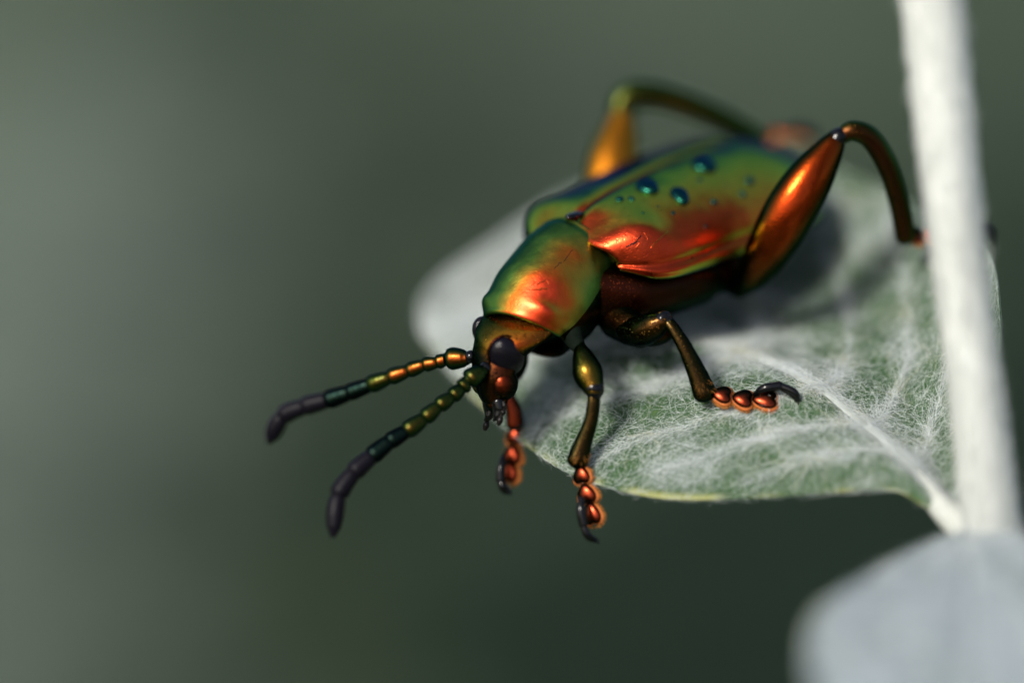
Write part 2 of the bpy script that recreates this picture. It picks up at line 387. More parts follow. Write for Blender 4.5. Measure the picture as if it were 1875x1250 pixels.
def undergrowth():
    """low leaves on the ground behind, far out of focus"""
    mt, t, b = new_mat('undergrowth_leaf'); L = t.links.new; N = t.nodes.new
    at = N('ShaderNodeAttribute'); at.attribute_name = 'tone'
    r = ramp_node(t, [(0.0, (0.009, 0.019, 0.013, 1)), (0.5, (0.050, 0.074, 0.040, 1)), (1.0, (0.168, 0.205, 0.168, 1))]); L(at.outputs['Fac'], r.inputs[0])
    L(r.outputs[0], b.inputs['Base Color']); b.inputs['Roughness'].default_value = 0.8; b.inputs['Specular IOR Level'].default_value = 0.1
    # (x, y, radius, count, tone, height): plants of different kinds
    clumps = [(0.085, 0.94, 0.085, 4200, 0.02, 0.02), (0.14, 1.28, 0.03, 500, 0.12, 0.02), (0.10, 0.97, 0.055, 1400, 0.00, 0.02), (0.03, 0.95, 0.045, 900, 0.04, 0.02), (0.070, 0.90, 0.06, 1500, 0.00, 0.02), (0.01, 0.88, 0.05, 800, 0.08, 0.02), (0.04, 0.72, 0.06, 700, 0.03, 0.02), (0.13, 1.06, 0.05, 800, 0.05, 0.02),
              (0.045, 1.02, 0.035, 500, 0.10, 0.02), (-0.115, 1.28, 0.04, 600, 0.95, 0.02), (-0.12, 1.12, 0.045, 700, 1.0, 0.02), (-0.12, 0.95, 0.04, 600, 0.9, 0.02), (-0.11, 0.80, 0.04, 500, 0.8, 0.02),
              (-0.045, 1.50, 0.03, 500, 0.22, 0.02), (-0.045, 1.36, 0.02, 300, 0.35, 0.02), (-0.05, 1.15, 0.02, 300, 0.42, 0.02), (-0.05, 0.95, 0.025, 300, 0.38, 0.02), (-0.14, 1.52, 0.035, 400, 0.40, 0.02),
              (0.010, 1.42, 0.035, 600, 0.85, 0.02), (0.06, 1.45, 0.04, 600, 0.80, 0.02), (0.00, 1.22, 0.025, 300, 0.70, 0.02)]
    V = []; F = []; T = []
    for (x, y, R, n, tone, hh) in clumps:
        for k in range(n):
            rr = R * math.sqrt(random.random()); a = random.uniform(0, 6.28)
            c = np.array([x + rr * math.cos(a), y + rr * math.sin(a) * 1.6, random.uniform(0.0, hh)])
            d = random.uniform(0, 6.28); ln = random.uniform(0.010, 0.022); wd = ln * 0.35; up = random.uniform(-0.2, 0.6)
            e = np.array([math.cos(d) * math.cos(up), math.sin(d) * math.cos(up), math.sin(up)]); s = np.array([-math.sin(d), math.cos(d), random.uniform(-.3, .3)])
            i = len(V)
            V += [c, c + e * ln * .4 + s * wd, c + e * ln - np.array([0, 0, ln * .15]), c + e * ln * .4 - s * wd, c + e * ln * .45 - np.array([0, 0, wd * .3])]
            F += [(i, i + 1, i + 4), (i + 1, i + 2, i + 4), (i + 2, i + 3, i + 4), (i + 3, i, i + 4)]
            T += [min(1, max(0, tone + random.uniform(-.12, .12)))] * 5
    me = bpy.data.meshes.new('undergrowth'); me.from_pydata([v.tolist() for v in V], [], F); me.materials.append(mt)
    a = me.attributes.new('tone', 'FLOAT', 'POINT'); a.data.foreach_set('value', T)
    o = bpy.data.objects.new('undergrowth', me); C.objects.link(o)
    tag(o, 'low blurred green leaves of plants on the ground behind', 'undergrowth', kind='stuff')
undergrowth()

# ------------------------------------------------------------------ the woolly plant: stem, two leaves, hair
plant = empty('woolly_plant', P(1850, 1400, -3))
tag(plant, 'pale woolly plant with a thick white stem and the felted leaf under the beetle', 'plant')

def ribbons(name, paths, widths, tones, mat, parent):
    """many fine hairs as narrow ribbons in one mesh; paths (n, k, 3) in mm"""
    n, k, _ = paths.shape
    T = np.gradient(paths, axis=1); T /= np.linalg.norm(T, axis=2, keepdims=True) + 1e-12
    r = rng.normal(size=(n, 1, 3)); S = np.cross(T, r); S /= np.linalg.norm(S, axis=2, keepdims=True) + 1e-12
    taper = np.linspace(1, 0.45, k)[None, :, None]
    A = paths + S * widths[:, None, None] * 0.5 * taper; B = paths - S * widths[:, None, None] * 0.5 * taper
    V = np.stack([A, B], 2).reshape(-1, 3)
    w = to_world(V); c = (w.min(0) + w.max(0)) / 2
    base = (np.arange(n) * 2 * k)[:, None]; j = (np.arange(k - 1) * 2)[None, :]
    q = base + j
    F = np.stack([q, q + 1, q + 3, q + 2], -1).reshape(-1, 4)
    me = bpy.data.meshes.new(name)
    me.vertices.add(len(w)); me.vertices.foreach_set('co', (w - c).astype(np.float32).ravel())
    me.loops.add(F.size); me.loops.foreach_set('vertex_index', F.astype(np.int32).ravel())
    me.polygons.add(len(F)); me.polygons.foreach_set('loop_start', np.arange(0, F.size, 4, dtype=np.int32))
    me.polygons.foreach_set('loop_total', np.full(len(F), 4, dtype=np.int32))
    me.update(calc_edges=True)
    a = me.attributes.new('tone', 'FLOAT', 'POINT'); a.data.foreach_set('value', np.repeat(tones, 2 * k).astype(np.float32))
    me.materials.append(mat)
    o = bpy.data.objects.new(name, me); C.objects.link(o); place(o, c, parent); o['kind'] = 'stuff'
    return o

class LeafSurf:
    def __init__(self, near, mid, far, cup):
        K = 400
        self.N = catmull([P(*p) for p in near], K); self.M = catmull([P(*p) for p in mid], K); self.F = catmull([P(*p) for p in far], K)
        self.K = K; self.cup = cup
        self.nz = Noise2(21)
    def __call__(self, t, w):
        t = np.clip(np.asarray(t, float), 0, 1); w = np.asarray(w, float)
        f = t * (self.K - 1); i = np.clip(f.astype(int), 0, self.K - 2); u = (f - i)[..., None]
        g = lambda A: A[i] * (1 - u) + A[i + 1] * u
        M = g(self.M); E = np.where((w < 0)[..., None], g(self.N), g(self.F))
        a = np.clip(np.abs(w), 0, 1)[..., None]
        p = M * (1 - a) + E * a
        env = np.sin(np.pi * np.clip(t, 0, 1))[..., None] ** 0.6
        cupd = np.where(w < 0, self.cup[0], self.cup[1])[..., None]
        b = 4 * a * (1 - a)
        up = np.array([-0.05, 0.80, 0.60])
        p = p + up * cupd * b * env
        und = (self.nz.fbm(t * 9 + 3, w * 5 + 9) - 0.5)[..., None]
        p = p + up * und * 0.7 * b * env
        # blade sinks a little along the veins
        p = p - up * (0.14 * np.exp(-(a / 0.05) ** 2) * env)
        return p

def vein_lines(starts, spread=0.30, sides=(-1, 1)):
    """side veins as (t, w) polylines leaving the midrib at t0 and running out towards the tip"""
    out = []
    for s in sides:
        for t0 in starts:
            a = np.linspace(0, 0.93, 30)
            out.append(np.stack([np.clip(t0 + spread * a ** 1.4 * (1 - 0.5 * t0), 0, 0.985), s * a], -1))
    return out

def make_leaf(name, S, veins, hairs, label, felt_base=0.05, hlen=(0.4, 1.5), green_spots=(), thick=0.22, midrib_r=0.28, vein_r=0.1, tip_felt=0.0, mat=None, vhairs=0):
    nt_, nw = 260, 180
    t = np.linspace(0, 1, nt_); w = np.linspace(-1, 1, nw)
    Tg, Wg = np.meshgrid(t, w, indexing='ij')
    nz = Noise2(33)
    def felt(tt, ww):
        v = felt_base + tip_felt * smooth01((tt - .60) / .3) + 1.15 * (nz.fbm(tt * 20, ww * 11 + 30, 4) - 0.5) - 0.10 * (ww > 0.15) * (1 - smooth01((tt - .4) / .2))  # last term thins the felt beside the hind leg, painting in shadow there
        d = np.abs(ww) / 0.045
        v = v + 0.5 * np.exp(-d * d)
        for ln in veins:
            s = np.sign(ln[-1, 1])
            ta = np.interp(np.abs(ww), np.abs(ln[:, 1]), ln[:, 0])
            dd = np.abs(tt - ta) / 0.013
            v = v + 0.40 * np.exp(-dd * dd) * ((ww * s) > 0) * np.interp(np.abs(ww), [0, 0.9, 1], [1, 0.5, 0])
        for (t0, w0, rt, rw) in green_spots:
            v = v - 0.9 * np.exp(-(((tt - t0) / rt) ** 2 + ((ww - w0) / rw) ** 2) ** 2)
        return np.clip(v, 0, 1)
    top = S(Tg, Wg)
    # offset along surface normal for thickness
    du = np.gradient(top, axis=0); dv = np.gradient(top, axis=1)
    nn = np.cross(du, dv); nn /= np.linalg.norm(nn, axis=2, keepdims=True) + 1e-9
    if nn[nt_ // 2, nw // 2, 1] < 0: nn = -nn
    edge = smooth01((1 - np.abs(Wg)) / 0.06) * smooth01(Tg / 0.03) * smooth01((1 - Tg) / 0.03)
    bot = top - nn * (0.05 + thick * edge)[..., None]
    V = np.concatenate([top.reshape(-1, 3), bot.reshape(-1, 3)])
    G = nt_ * nw
    F = loft_faces(nt_, nw, False); Fb = [tuple(G + i for i in f[::-1]) for f in F]
    Fs = []
    for i in range(nt_ - 1):
        for j in (0, nw - 1):
            a, b = i * nw + j, (i + 1) * nw + j; Fs.append((a, b, G + b, G + a))
    o = build(name, V, F + Fb + Fs, mat or M_blade, plant)
    fl = felt(Tg, Wg).ravel(); mgv = (smooth01((-Wg - 0.955) / 0.04) * smooth01(nz.fbm(Tg * 26, Wg * 0 + 3) * 2.2 - .6) * .75).ravel()
    me = o.data
    a = me.attributes.new('felt', 'FLOAT', 'POINT'); a.data.foreach_set('value', np.concatenate([fl, fl * 0 + 0.6]).astype(np.float32))
    a = me.attributes.new('margin', 'FLOAT', 'POINT'); a.data.foreach_set('value', np.concatenate([mgv, mgv]).astype(np.float32))
    if label: o['label'] = label
    # veins, each a low rounded ridge
    tt = np.linspace(0.0, 0.97, 40); ct = S(tt, tt * 0)
    tube_(('midrib'), ct + np.array([0, .02, .02]), np.interp(tt, [0, .3, 1], [midrib_r, midrib_r * .55, midrib_r * .15]), M_vein, o)
    for ln in veins:
        p = S(ln[:, 0], ln[:, 1])
        tube_('vein', p - np.array([0, .03, .02]), np.linspace(vein_r, vein_r * 0.3, len(p)), M_vein, o)
    # hairs
    n_try = hairs * 3
    Tr = rng.random(n_try); Wr = rng.uniform(-1.0, 1.0, n_try)
    # area weight
    ar = np.linalg.norm(np.cross(du, dv), axis=2); ar /= ar.max()
    ai = ar[(Tr * (nt_ - 1)).astype(int), ((Wr + 1) / 2 * (nw - 1)).astype(int)]
    keep = rng.random(n_try) < ai * (0.16 + 1.4 * felt(Tr, Wr)) * 1.3
    Tr = Tr[keep][:hairs]; Wr = Wr[keep][:hairs]; n = len(Tr); k = 8
    # local metric: mm per unit t / w
    it = (Tr * (nt_ - 1)).astype(int); iw = ((Wr + 1) / 2 * (nw - 1)).astype(int)
    mt_ = np.linalg.norm(du, axis=2)[it, iw] * (nt_ - 1) + 1e-3; mw_ = np.linalg.norm(dv, axis=2)[it, iw] * (nw - 1) / 2 + 1e-3
    L = rng.uniform(*hlen, n); ang = rng.normal(0.0, 1.0, n) + np.where(rng.random(n) < .5, 0, math.pi)
    ang = ang + np.sign(Wr) * 0.5
    curv = rng.normal(0, 2.2, n); s = np.linspace(0, 1, k)
    pt = np.empty((n, k)); pw = np.empty((n, k)); pt[:, 0] = Tr; pw[:, 0] = Wr
    for q in range(1, k):
        aa = ang + curv * s[q] + rng.normal(0, 0.25, n)
        pt[:, q] = pt[:, q - 1] + np.cos(aa) * L / (k - 1) / mt_
        pw[:, q] = pw[:, q - 1] + np.sin(aa) * L / (k - 1) / mw_
    if vhairs:
        # combed hair along the midrib and the side veins
        lines = [np.stack([np.linspace(0, .9, 30), np.zeros(30)], -1)] * 3 + list(veins)
        m_ = vhairs; li = rng.integers(0, len(lines), m_); u_ = rng.random(m_) ** 1.3 * 28
        LN = np.array(lines); ii = u_.astype(int); fr = (u_ - ii)[:, None]
        base = LN[li, ii] * (1 - fr) + LN[li, ii + 1] * fr; dr = LN[li, ii + 1] - LN[li, ii]
        it2 = np.clip((base[:, 0] * (nt_ - 1)).astype(int), 0, nt_ - 1); iw2 = np.clip(((base[:, 1] + 1) / 2 * (nw - 1)).astype(int), 0, nw - 1)
        mt2 = np.linalg.norm(du, axis=2)[it2, iw2] * (nt_ - 1) + 1e-3; mw2 = np.linalg.norm(dv, axis=2)[it2, iw2] * (nw - 1) / 2 + 1e-3
        jit = np.where(li < 3, .17, .12) * rng.normal(size=(2, m_))
        a0 = np.arctan2(dr[:, 1] * mw2, dr[:, 0] * mt2) + rng.normal(0, .6, m_); cv2 = rng.normal(0, .7, m_); L2 = rng.uniform(.4, 1.3, m_)
        pt2 = np.empty((m_, k)); pw2 = np.empty((m_, k)); pt2[:, 0] = base[:, 0] + jit[0] / mt2; pw2[:, 0] = base[:, 1] + jit[1] / mw2
        for q in range(1, k):
            aa = a0 + cv2 * s[q] + rng.normal(0, .2, m_)
            pt2[:, q] = pt2[:, q - 1] + np.cos(aa) * L2 / (k - 1) / mt2; pw2[:, q] = pw2[:, q - 1] + np.sin(aa) * L2 / (k - 1) / mw2
        pt = np.concatenate([pt, pt2]); pw = np.concatenate([pw, pw2]); it = np.concatenate([it, it2]); iw = np.concatenate([iw, iw2])
        mw_ = np.concatenate([mw_, mw2]); Tr = pt[:, 0]; Wr = pw[:, 0]; n = len(Tr)
    over = np.maximum(np.abs(pw) - 1, 0) * mw_[:, None]
    pos = S(np.clip(pt, 0, 1), np.clip(pw, -1, 1))
    nrm = nn[it, iw][:, None, :]
    mid_lift = 0.26 * np.exp(-(pw * mw_[:, None] / .3) ** 2) * np.interp(pt, [0, .3, 1], [1, .55, .15]) * bool(vhairs)
    hgt = mid_lift + rng.gamma(1.6, 0.045, n)[:, None] * np.sin(np.pi * (0.1 + 0.85 * s))[None, :] + 0.015
    fly = (rng.random(n) < 0.05)[:, None] * s[None, :] ** 1.5 * rng.uniform(0.1, 0.5, n)[:, None]
    pos = pos + nrm * (hgt + fly)[..., None]
    pos = pos + (over[..., None]) * np.array([0, -0.2, 0.15])
    ribbons('leaf_hair', pos, rng.uniform(0.0055, 0.012, n), np.clip(nz(Tr * 40, Wr * 30) + rng.normal(0, .12, n), 0, 1), M_hair, o)
    return o

def tube_(name, pts, radii, mat, parent, m=8):
    return loft(name, tube_rings(pts, radii, m, 1.0, (0, 1, 0.3), False), mat, parent)

near = [(1738, 948, -3), (1690, 925, -2.8), (1630, 897, -2.4), (1510, 903, -2), (1380, 912, -1.6), (1230, 914, -1.2), (1115, 893, -.6), (1030, 860, 0.3), (950, 805, 2.8), (870, 730, 6.2), (806, 655, 9), (776, 612, 11.3), (772, 575, 13)]
mid = [(1738, 945, -3), (1690, 885, -2), (1625, 815, -.9), (1560, 760, 0), (1500, 708, .8), (1420, 665, 2.2), (1330, 632, 4), (1230, 610, 6), (1110, 590, 8), (980, 578, 10.2), (880, 573, 11.8), (815, 571, 12.5), (772, 572, 13)]
far = [(1738, 942, -3), (1795, 800, -1.8), (1826, 680, -.6), (1832, 570, .6), (1805, 455, 3), (1700, 385, 7), (1570, 322, 11), (1425, 278, 15), (1240, 284, 17), (1050, 350, 16.5), (895, 445, 15), (800, 512, 14), (772, 569, 13)]
S1 = LeafSurf(near, mid, far, (0.7, -1.6))
leaf_veins = vein_lines([0.10, 0.22, 0.33, 0.47, 0.62, 0.76])
make_leaf('leaf', S1, leaf_veins, 85000, 'broad grey green leaf covered in white wool, the beetle standing on it', tip_felt=0.5, vein_r=.05, vhairs=10000, green_spots=[(0.30, -0.16, 0.022, 0.10), (0.30, -0.93, 0.05, 0.09)])

# the opposite leaf of the pair, coming towards the lens
near2 = [(1768, 968, -4), (1690, 1000, -7), (1600, 1050, -11), (1500, 1115, -15), (1478, 1190, -18), (1500, 1290, -21), (1560, 1420, -24), (1650, 1560, -26)]
far2 = [(1812, 968, -4), (1870, 980, -7), (1960, 1010, -11), (2050, 1080, -15), (2080, 1180, -18), (2040, 1300, -21), (1900, 1440, -24), (1650, 1560, -26)]
mid2 = [tuple((a + b) / 2 for a, b in zip(p, q)) for p, q in zip(near2, far2)]
S2 = LeafSurf(near2, mid2, far2, (0.1, 0.1))
make_leaf('leaf', S2, vein_lines([0.15, 0.35, 0.55, 0.75]), 5000, 'smooth pale leaf, coloured grey as if shaded, hanging towards the viewer below the stem joint', felt_base=0.95, mat=M_blade2, vein_r=.04, midrib_r=.05)

# stem
sp = [(1690, -160, -5.5), (1706, -20, -5.3), (1733, 250, -5), (1757, 480, -4.8), (1785, 700, -4.6), (1806, 880, -4.4), (1822, 1040, -4.2), (1850, 1400, -3.5)]
srad = [1.04, 1.03, .96, 0.87, 0.86, 0.90, .96, 1.05]
stem_path = catmull(np.hstack([np.array([P(*p) for p in sp]), np.array(srad)[:, None]]), 90)
dn_ = np.array([0, -math.cos(PITCH), -math.sin(PITCH)])
bot_ = stem_path[-1, :3]
stem_path = np.vstack([np.hstack([stem_path[0, :3] - dn_ * h + np.array([-h * .06, 0, 0]), [1.1]]) for h in (60, 30, 12)] + [stem_path] + [np.hstack([bot_ + dn_ * h + np.array([h * .04, 0, 0]), [1.2 + h * .002]]) for h in (10, 40, 90, 150, 220, 290, 345)])
NS = len(stem_path)
rings = tube_rings(stem_path[:, :3], stem_path[:, 3] * (1 + 0.03 * (Noise2(3)(np.arange(NS) * .23, np.zeros(NS)) - .5)), 40, 1.0, (0, 0, 1), False)
stem = loft('stem', rings, M_felt, plant)
# leaf stalk joining the blade to the stem
tube('leaf_stalk', [P(1800, 1000, -4.3), P(1768, 970, -3.8), S1(np.array(.02), np.array(0.)) , S1(np.array(.07), np.array(0.)), S1(np.array(.13), np.array(0.)), S1(np.array(.20), np.array(0.)) - np.array([0, .1, .1])], [0.66, 0.56, 0.46, 0.36, 0.27, .16], M_stalk, plant, 40)
# fuzz on the stem
n, k = 14000, 6
ui = rng.uniform(3, 92, n); th = rng.uniform(0, 2 * math.pi, n); i0 = ui.astype(int)
p0 = rings[i0, (th / (2 * math.pi) * 40).astype(int) % 40]
ax = stem_path[i0, :3]; nr = p0 - ax; nr /= np.linalg.norm(nr, axis=1)[:, None]
dirv = rng.normal(size=(n, 3)) * np.array([.5, 1.6, .5]); dirv -= nr * (dirv * nr).sum(1)[:, None]; dirv /= np.linalg.norm(dirv, axis=1)[:, None]
s = np.linspace(0, 1, k)
Lh = rng.uniform(0.5, 1.5, n)
pos = p0[:, None, :] + dirv[:, None, :] * (Lh[:, None] * s)[..., None] + nr[:, None, :] * (rng.gamma(1.5, 0.05, n)[:, None] * np.sin(np.pi * s * .9)[None, :])[..., None]
pos += np.cross(nr, dirv)[:, None, :] * (rng.normal(0, .35, n)[:, None] * s ** 2)[..., None]
# keep the hairs wrapped on the stem
rel = pos - ax[:, None, :]
tdir = np.gradient(stem_path[:, :3], axis=0)[i0]; tdir /= np.linalg.norm(tdir, axis=1)[:, None]
al = (rel * tdir[:, None, :]).sum(2, keepdims=True) * tdir[:, None, :]; rad_v = rel - al
rl = np.linalg.norm(rad_v, axis=2, keepdims=True); r0 = stem_path[i0, 3][:, None, None]
lift = 0.02 + (rng.gamma(1.4, 0.05, n)[:, None] * np.sin(np.pi * s * .85)[None, :])[..., None]
pos = ax[:, None, :] + al + rad_v / rl * (r0 + lift)
ribbons('stem_hair', pos, rng.uniform(0.008, 0.016, n), np.full(n, 0.9), M_hair_stem, stem)

# ------------------------------------------------------------------ the beetle
# body axes in lens coordinates: A forward, Lf to the beetle's left, U dorsal
A = unit((-0.664, -0.257, 0.70))
U = np.array([-0.051, 0.949, 0.30]); U = unit(U - A * np.dot(U, A)); Lf = np.cross(U, A)
O = P(1042, 396, 2.0)                                   # scutellum, on the back
def B(s, l, u): return O + A * s + Lf * l + U * u

beetle = empty('beetle', B(-4, 0, -5))
tag(beetle, 'metallic green and copper beetle with swollen hind legs standing on the woolly leaf', 'beetle')

EL = 12.3
def ely_profile(q):
    """q 0..1 along the elytra: half width, back height, margin height"""
    w = ci(q, [0, .03, .08, .16, .3, .5, .65, .78, .88, .95, .985, 1], [2.0, 2.7, 3.1, 3.38, 3.5, 3.6, 3.6, 3.35, 2.75, 1.85, 1.0, .12])
    h = ci(q, [0, .05, .15, .3, .5, .7, .85, .95, 1], [-.80, .05, .38, .6, .75, .7, .25, -.6, -2.0])
    mg = ci(q, [0, .08, .2, .5, .8, .95, 1], [-1.65, -2.1, -2.2, -2.2, -2.25, -2.3, -2.35])
    return w, h, mg

def smooth_series(v, k=5):
    p = np.pad(v, k, mode='edge'); ker = np.hanning(2 * k + 3)[1:-1]; ker /= ker.sum()
    return np.convolve(p, ker, 'valid')

def elytron_grid(side):
    nq, nth = 120, 70
    q = np.linspace(0, 1, nq) ** 1.0
    q = 1 - (1 - q) ** 1.35
    w, h, mg = ely_profile(q)
    w = smooth_series(w, 3); h = smooth_series(h, 5); mg = smooth_series(mg, 5)
    th = np.linspace(0, 1, nth)
    a = th * math.pi / 2
    G = np.empty((nq, nth, 3))
    l = np.sin(a) ** 0.92; hh = np.cos(a) ** 0.80
    for i in range(nq):
        uu = mg[i] + (h[i] - mg[i]) * hh
        ll = w[i] * l
        # suture groove
        uu = uu - 0.10 * np.exp(-(th / 0.03) ** 2)
        # humeral callus, furrow behind it, low swellings
        bump = 0.26 * np.exp(-(((q[i] - .085) / .065) ** 2 + ((th - .56) / .20) ** 2))
        bump += -0.0 * np.exp(-(((q[i] - .165 - .18 * (th - .6)) / .045) ** 2 + ((th - .70) / .22) ** 2))
        bump += 0.06 * np.exp(-(((q[i] - .38) / .20) ** 2 + ((th - .70) / .2) ** 2))
        bump += -0.10 * np.exp(-(((q[i] - .05) / .03) ** 2 + ((th - .25) / .2) ** 2))
        # raised rim along the outer margin
        bump = bump + 0.11 * np.exp(-((th - .955) / .022) ** 2) - 0.08 * np.exp(-((th - .90) / .03) ** 2)
        na = np.stack([np.sin(a), np.cos(a)], -1)
        ll = ll + na[:, 0] * bump; uu = uu + na[:, 1] * bump
        s = -q[i] * EL
        # front edge curves: the base is cut back towards the shoulders
        s = s + (0.12 - 0.25 * th ** 1.6 + 0.25 * np.exp(-((th - .45) / .3) ** 2)) * (1 - smooth01(q[i] / .12))
        G[i] = O + A * s if np.isscalar(s) else O + np.outer(s, A)
        G[i] += np.outer(ll + 0.012, Lf) * side + np.outer(uu, U)
    return G

def elytron(side, label):
    G = elytron_grid(side); nq, nth, _ = G.shape
    du = np.gradient(G, axis=0); dv = np.gradient(G, axis=1); nn = np.cross(du, dv)
    nn /= np.linalg.norm(nn, axis=2, keepdims=True) + 1e-9
    if np.dot(nn[nq // 2, nth // 3], U) < 0: nn = -nn
    inn = G - nn * 0.16
    V = np.concatenate([G.reshape(-1, 3), inn.reshape(-1, 3)]); K = nq * nth
    F = loft_faces(nq, nth, False); Fb = [tuple(K + i for i in f[::-1]) for f in F]
    bd = [i * nth for i in range(nq)] + [(nq - 1) * nth + j for j in range(1, nth)] + [i * nth + nth - 1 for i in range(nq - 2, -1, -1)] + [j for j in range(nth - 2, 0, -1)]
    Fs = [(bd[i], bd[(i + 1) % len(bd)], K + bd[(i + 1) % len(bd)], K + bd[i]) for i in range(len(bd))]
    o = build('elytron', V, F + Fb + Fs, M_ely, beetle); o['label'] = label
    return o, G, nn

el_l, GL, NL = elytron(1, 'left wing case, copper red below and green above')
el_r, GR, NR = elytron(-1, 'right wing case, dark green on the far side')

# small raised blisters on the left wing case
def project(v):
    d = -v[..., 2]; k = (DIST + d) / DIST / PXMM
    return np.stack([v[..., 0] / k + 937.5, -v[..., 1] / k + 625.0], -1)
pr = project(GL); vis = NL[..., 2] > 0.05
def on_elytron(px, py):
    d = np.hypot(pr[..., 0] - px, pr[..., 1] - py) + np.where(vis, 0, 1e4)
    i = np.unravel_index(np.argmin(d), d.shape); return GL[i], NL[i], i
for (px, py, r) in [(1291, 304, .50), (1187, 342, .47), (1246, 357, .42), (1135, 366, .16), (1157, 364, .13), (1281, 331, .10), (1309, 369, .13), (1360, 357, .14),
                    (1232, 389, .09), (1177, 390, .06), (1371, 331, .2), (1293, 415, .07), (1205, 380, .05), (1330, 340, .06)]:
    p, nrm, _ = on_elytron(px, py)
    e1 = unit(np.cross(nrm, U + A)); e2 = np.cross(nrm, e1)
    k1, k2, k3 = random.uniform(0, 6), random.uniform(0, 6), random.uniform(.85, 1.0)
    def wob(q, k1=k1, k2=k2):
        ph = np.arctan2(q[..., 1], q[..., 0]); f = 1 + .10 * np.sin(2 * ph + k1) + .07 * np.sin(3 * ph + k2)
        q = q.copy(); q[..., 0] *= f; q[..., 1] *= f; q[..., 2] = np.sign(q[..., 2]) * np.abs(q[..., 2]) ** .7; return q
    ellipsoid('blister', p - nrm * 0.04 * r, [e1 * r * 1.05, e2 * r * k3, nrm * r * .48], M_spot, el_l, 14, 28, wob)

# scutellum
ellipsoid('scutellum', B(-.28, 0, -.02), [A * .45, Lf * .24, U * .10], M_black, beetle, 10, 16)

# pronotum
AP = unit((-0.50, -0.69, 0.53)); UP_ = unit(U - AP * np.dot(U, AP)); LP = np.cross(UP_, AP)
PO = B(0.10, -.16, -.10)
PL = 4.35
def PB(s, l, u): return PO + AP * s + LP * l + UP_ * u
def pronotum():
    nq, mth = 70, 72
    th = np.linspace(0, 2 * math.pi, mth, endpoint=False)
    rings = []
    def ring(q, sc=1.0, ds=0.0):
        w = ci(q, [0, .05, .15, .35, .6, .8, .93, 1], [1.72, 1.74, 1.78, 1.86, 1.92, 1.86, 1.70, 1.54])
        hu = ci(q, [0, .1, .3, .6, .85, 1], [1.66, 1.86, 2.10, 2.16, 1.86, 1.50])
        hd = ci(q, [0, .5, 1], [2.1, 1.9, 1.5])
        cu = ci(q, [0, .5, 1], [-1.75, -1.86, -1.86])
        c, sn = np.cos(th), np.sin(th)
        l = w * np.sign(sn) * np.abs(sn) ** 0.95
        u = np.where(c > 0, hu * c, hd * c)
        # front corner tubercles and a shallow waist
        bump = 0.16 * np.exp(-(((q - .90) / .07) ** 2)) * (np.exp(-((th - .80) / .28) ** 2) + np.exp(-((th - (2 * math.pi - .80)) / .28) ** 2))
        bump = bump + 0.03 * math.exp(-((q - .012) / .012) ** 2) + 0.02 * math.exp(-((q - .99) / .012) ** 2) - 0.03 * math.exp(-((q - .05) / .03) ** 2)
        l = l + sn * bump; u = u + c * bump
        s = q * PL + ds
        # the front margin bows forward over the head; the hind margin bows back
        s = s + (0.30 * np.maximum(c, 0) - 0.18) * smooth01((q - .5) / .5) + (-0.28 * (1 - np.abs(sn)) + .1) * (1 - smooth01(q / .4)) - 0.55 * smooth01((1 - c) / 2) * smooth01((q - .4) / .6)
        R = PO + np.outer(s, AP) + np.outer(l * sc, LP) + np.outer(cu + u * sc, UP_)
        return R
    for q in np.linspace(0, 1, nq): rings.append(ring(q))
    rings.append(ring(1.0, .95, .02)); rings.append(ring(1.0, .90, -.05)); rings.append(ring(1.0, .86, -.4)); rings.append(ring(1., .6, -.8)); rings.append(ring(1., .2, -.9))
    pre = [ring(0, .2, .25), ring(0, .7, .2), ring(0, .93, .05), ring(0, .98, -.02)]
    global PG
    PG = np.array(rings[:nq])
    o = loft('pronotum', pre + rings, M_pro, beetle)
    o.data.materials.append(M_under)                       # darker cuticle on sides and throat, painting in their shade
    for f in o.data.polygons:
        if len(f.vertices) == 4 and 17 <= min(v % mth for v in f.vertices) and max(v % mth for v in f.vertices) <= 55: f.material_index = 1
    o['label'] = 'domed copper red thorax shield'
    return o
pro = pronotum()
# scratches and a torn flake on the shell
def marks(G, parent, lines, name, mat, lift):
    d1 = np.gradient(G, axis=0); d2 = np.gradient(G, axis=1); nn = np.cross(d1, d2); nn /= np.linalg.norm(nn, axis=2, keepdims=True) + 1e-9
    if nn[G.shape[0] // 2, :, 1].max() < 0.3 or np.dot(nn[G.shape[0] // 2, 5], U) < 0: nn = -nn
    pj = project(G)
    for ln, r in lines:
        pts = []
        for (px, py) in catmull(ln, 9):
            d = np.hypot(pj[..., 0] - px, pj[..., 1] - py) + np.where(nn[..., 2] > .1, 0, 1e4)
            i = np.unravel_index(np.argpartition(d, 4, axis=None)[:4], d.shape)
            w = 1 / (d[i] + .5); w /= w.sum()
            pts.append((G[i] * w[:, None]).sum(0) + (nn[i] * w[:, None]).sum(0) * lift)
        tube(name, pts, [r * .3] + [r] * 7 + [r * .3], mat, parent, 18, 6)
marks(PG, pro, [([(966, 529), (980, 530), (994, 528), (1003, 529)], .030), ([(972, 523), (979, 518), (986, 521), (993, 515), (1002, 514), (1004, 522)], .018)], 'flake', M_pro, .012)
marks(PG, pro, [([(1016, 494), (1023, 484), (1027, 480)], .009), ([(1034, 480), (1042, 468), (1050, 459)], .009)], 'scratch', M_black, .0)
marks(GL, el_l, [([(1146, 450), (1160, 446), (1168, 438), (1174, 430)], .022), ([(1160, 446), (1165, 441)], .016)], 'scratch', M_black, .0)
marks(GL, el_l, [([(1166, 432), (1168, 442), (1166, 452)], .022), ([(1190, 456), (1198, 446), (1206, 440)], .022), ([(1204, 440), (1214, 432), (1222, 424)], .02), ([(1180, 424), (1183, 434), (1184, 442)], .016)], 'ridge', M_ely, .0)

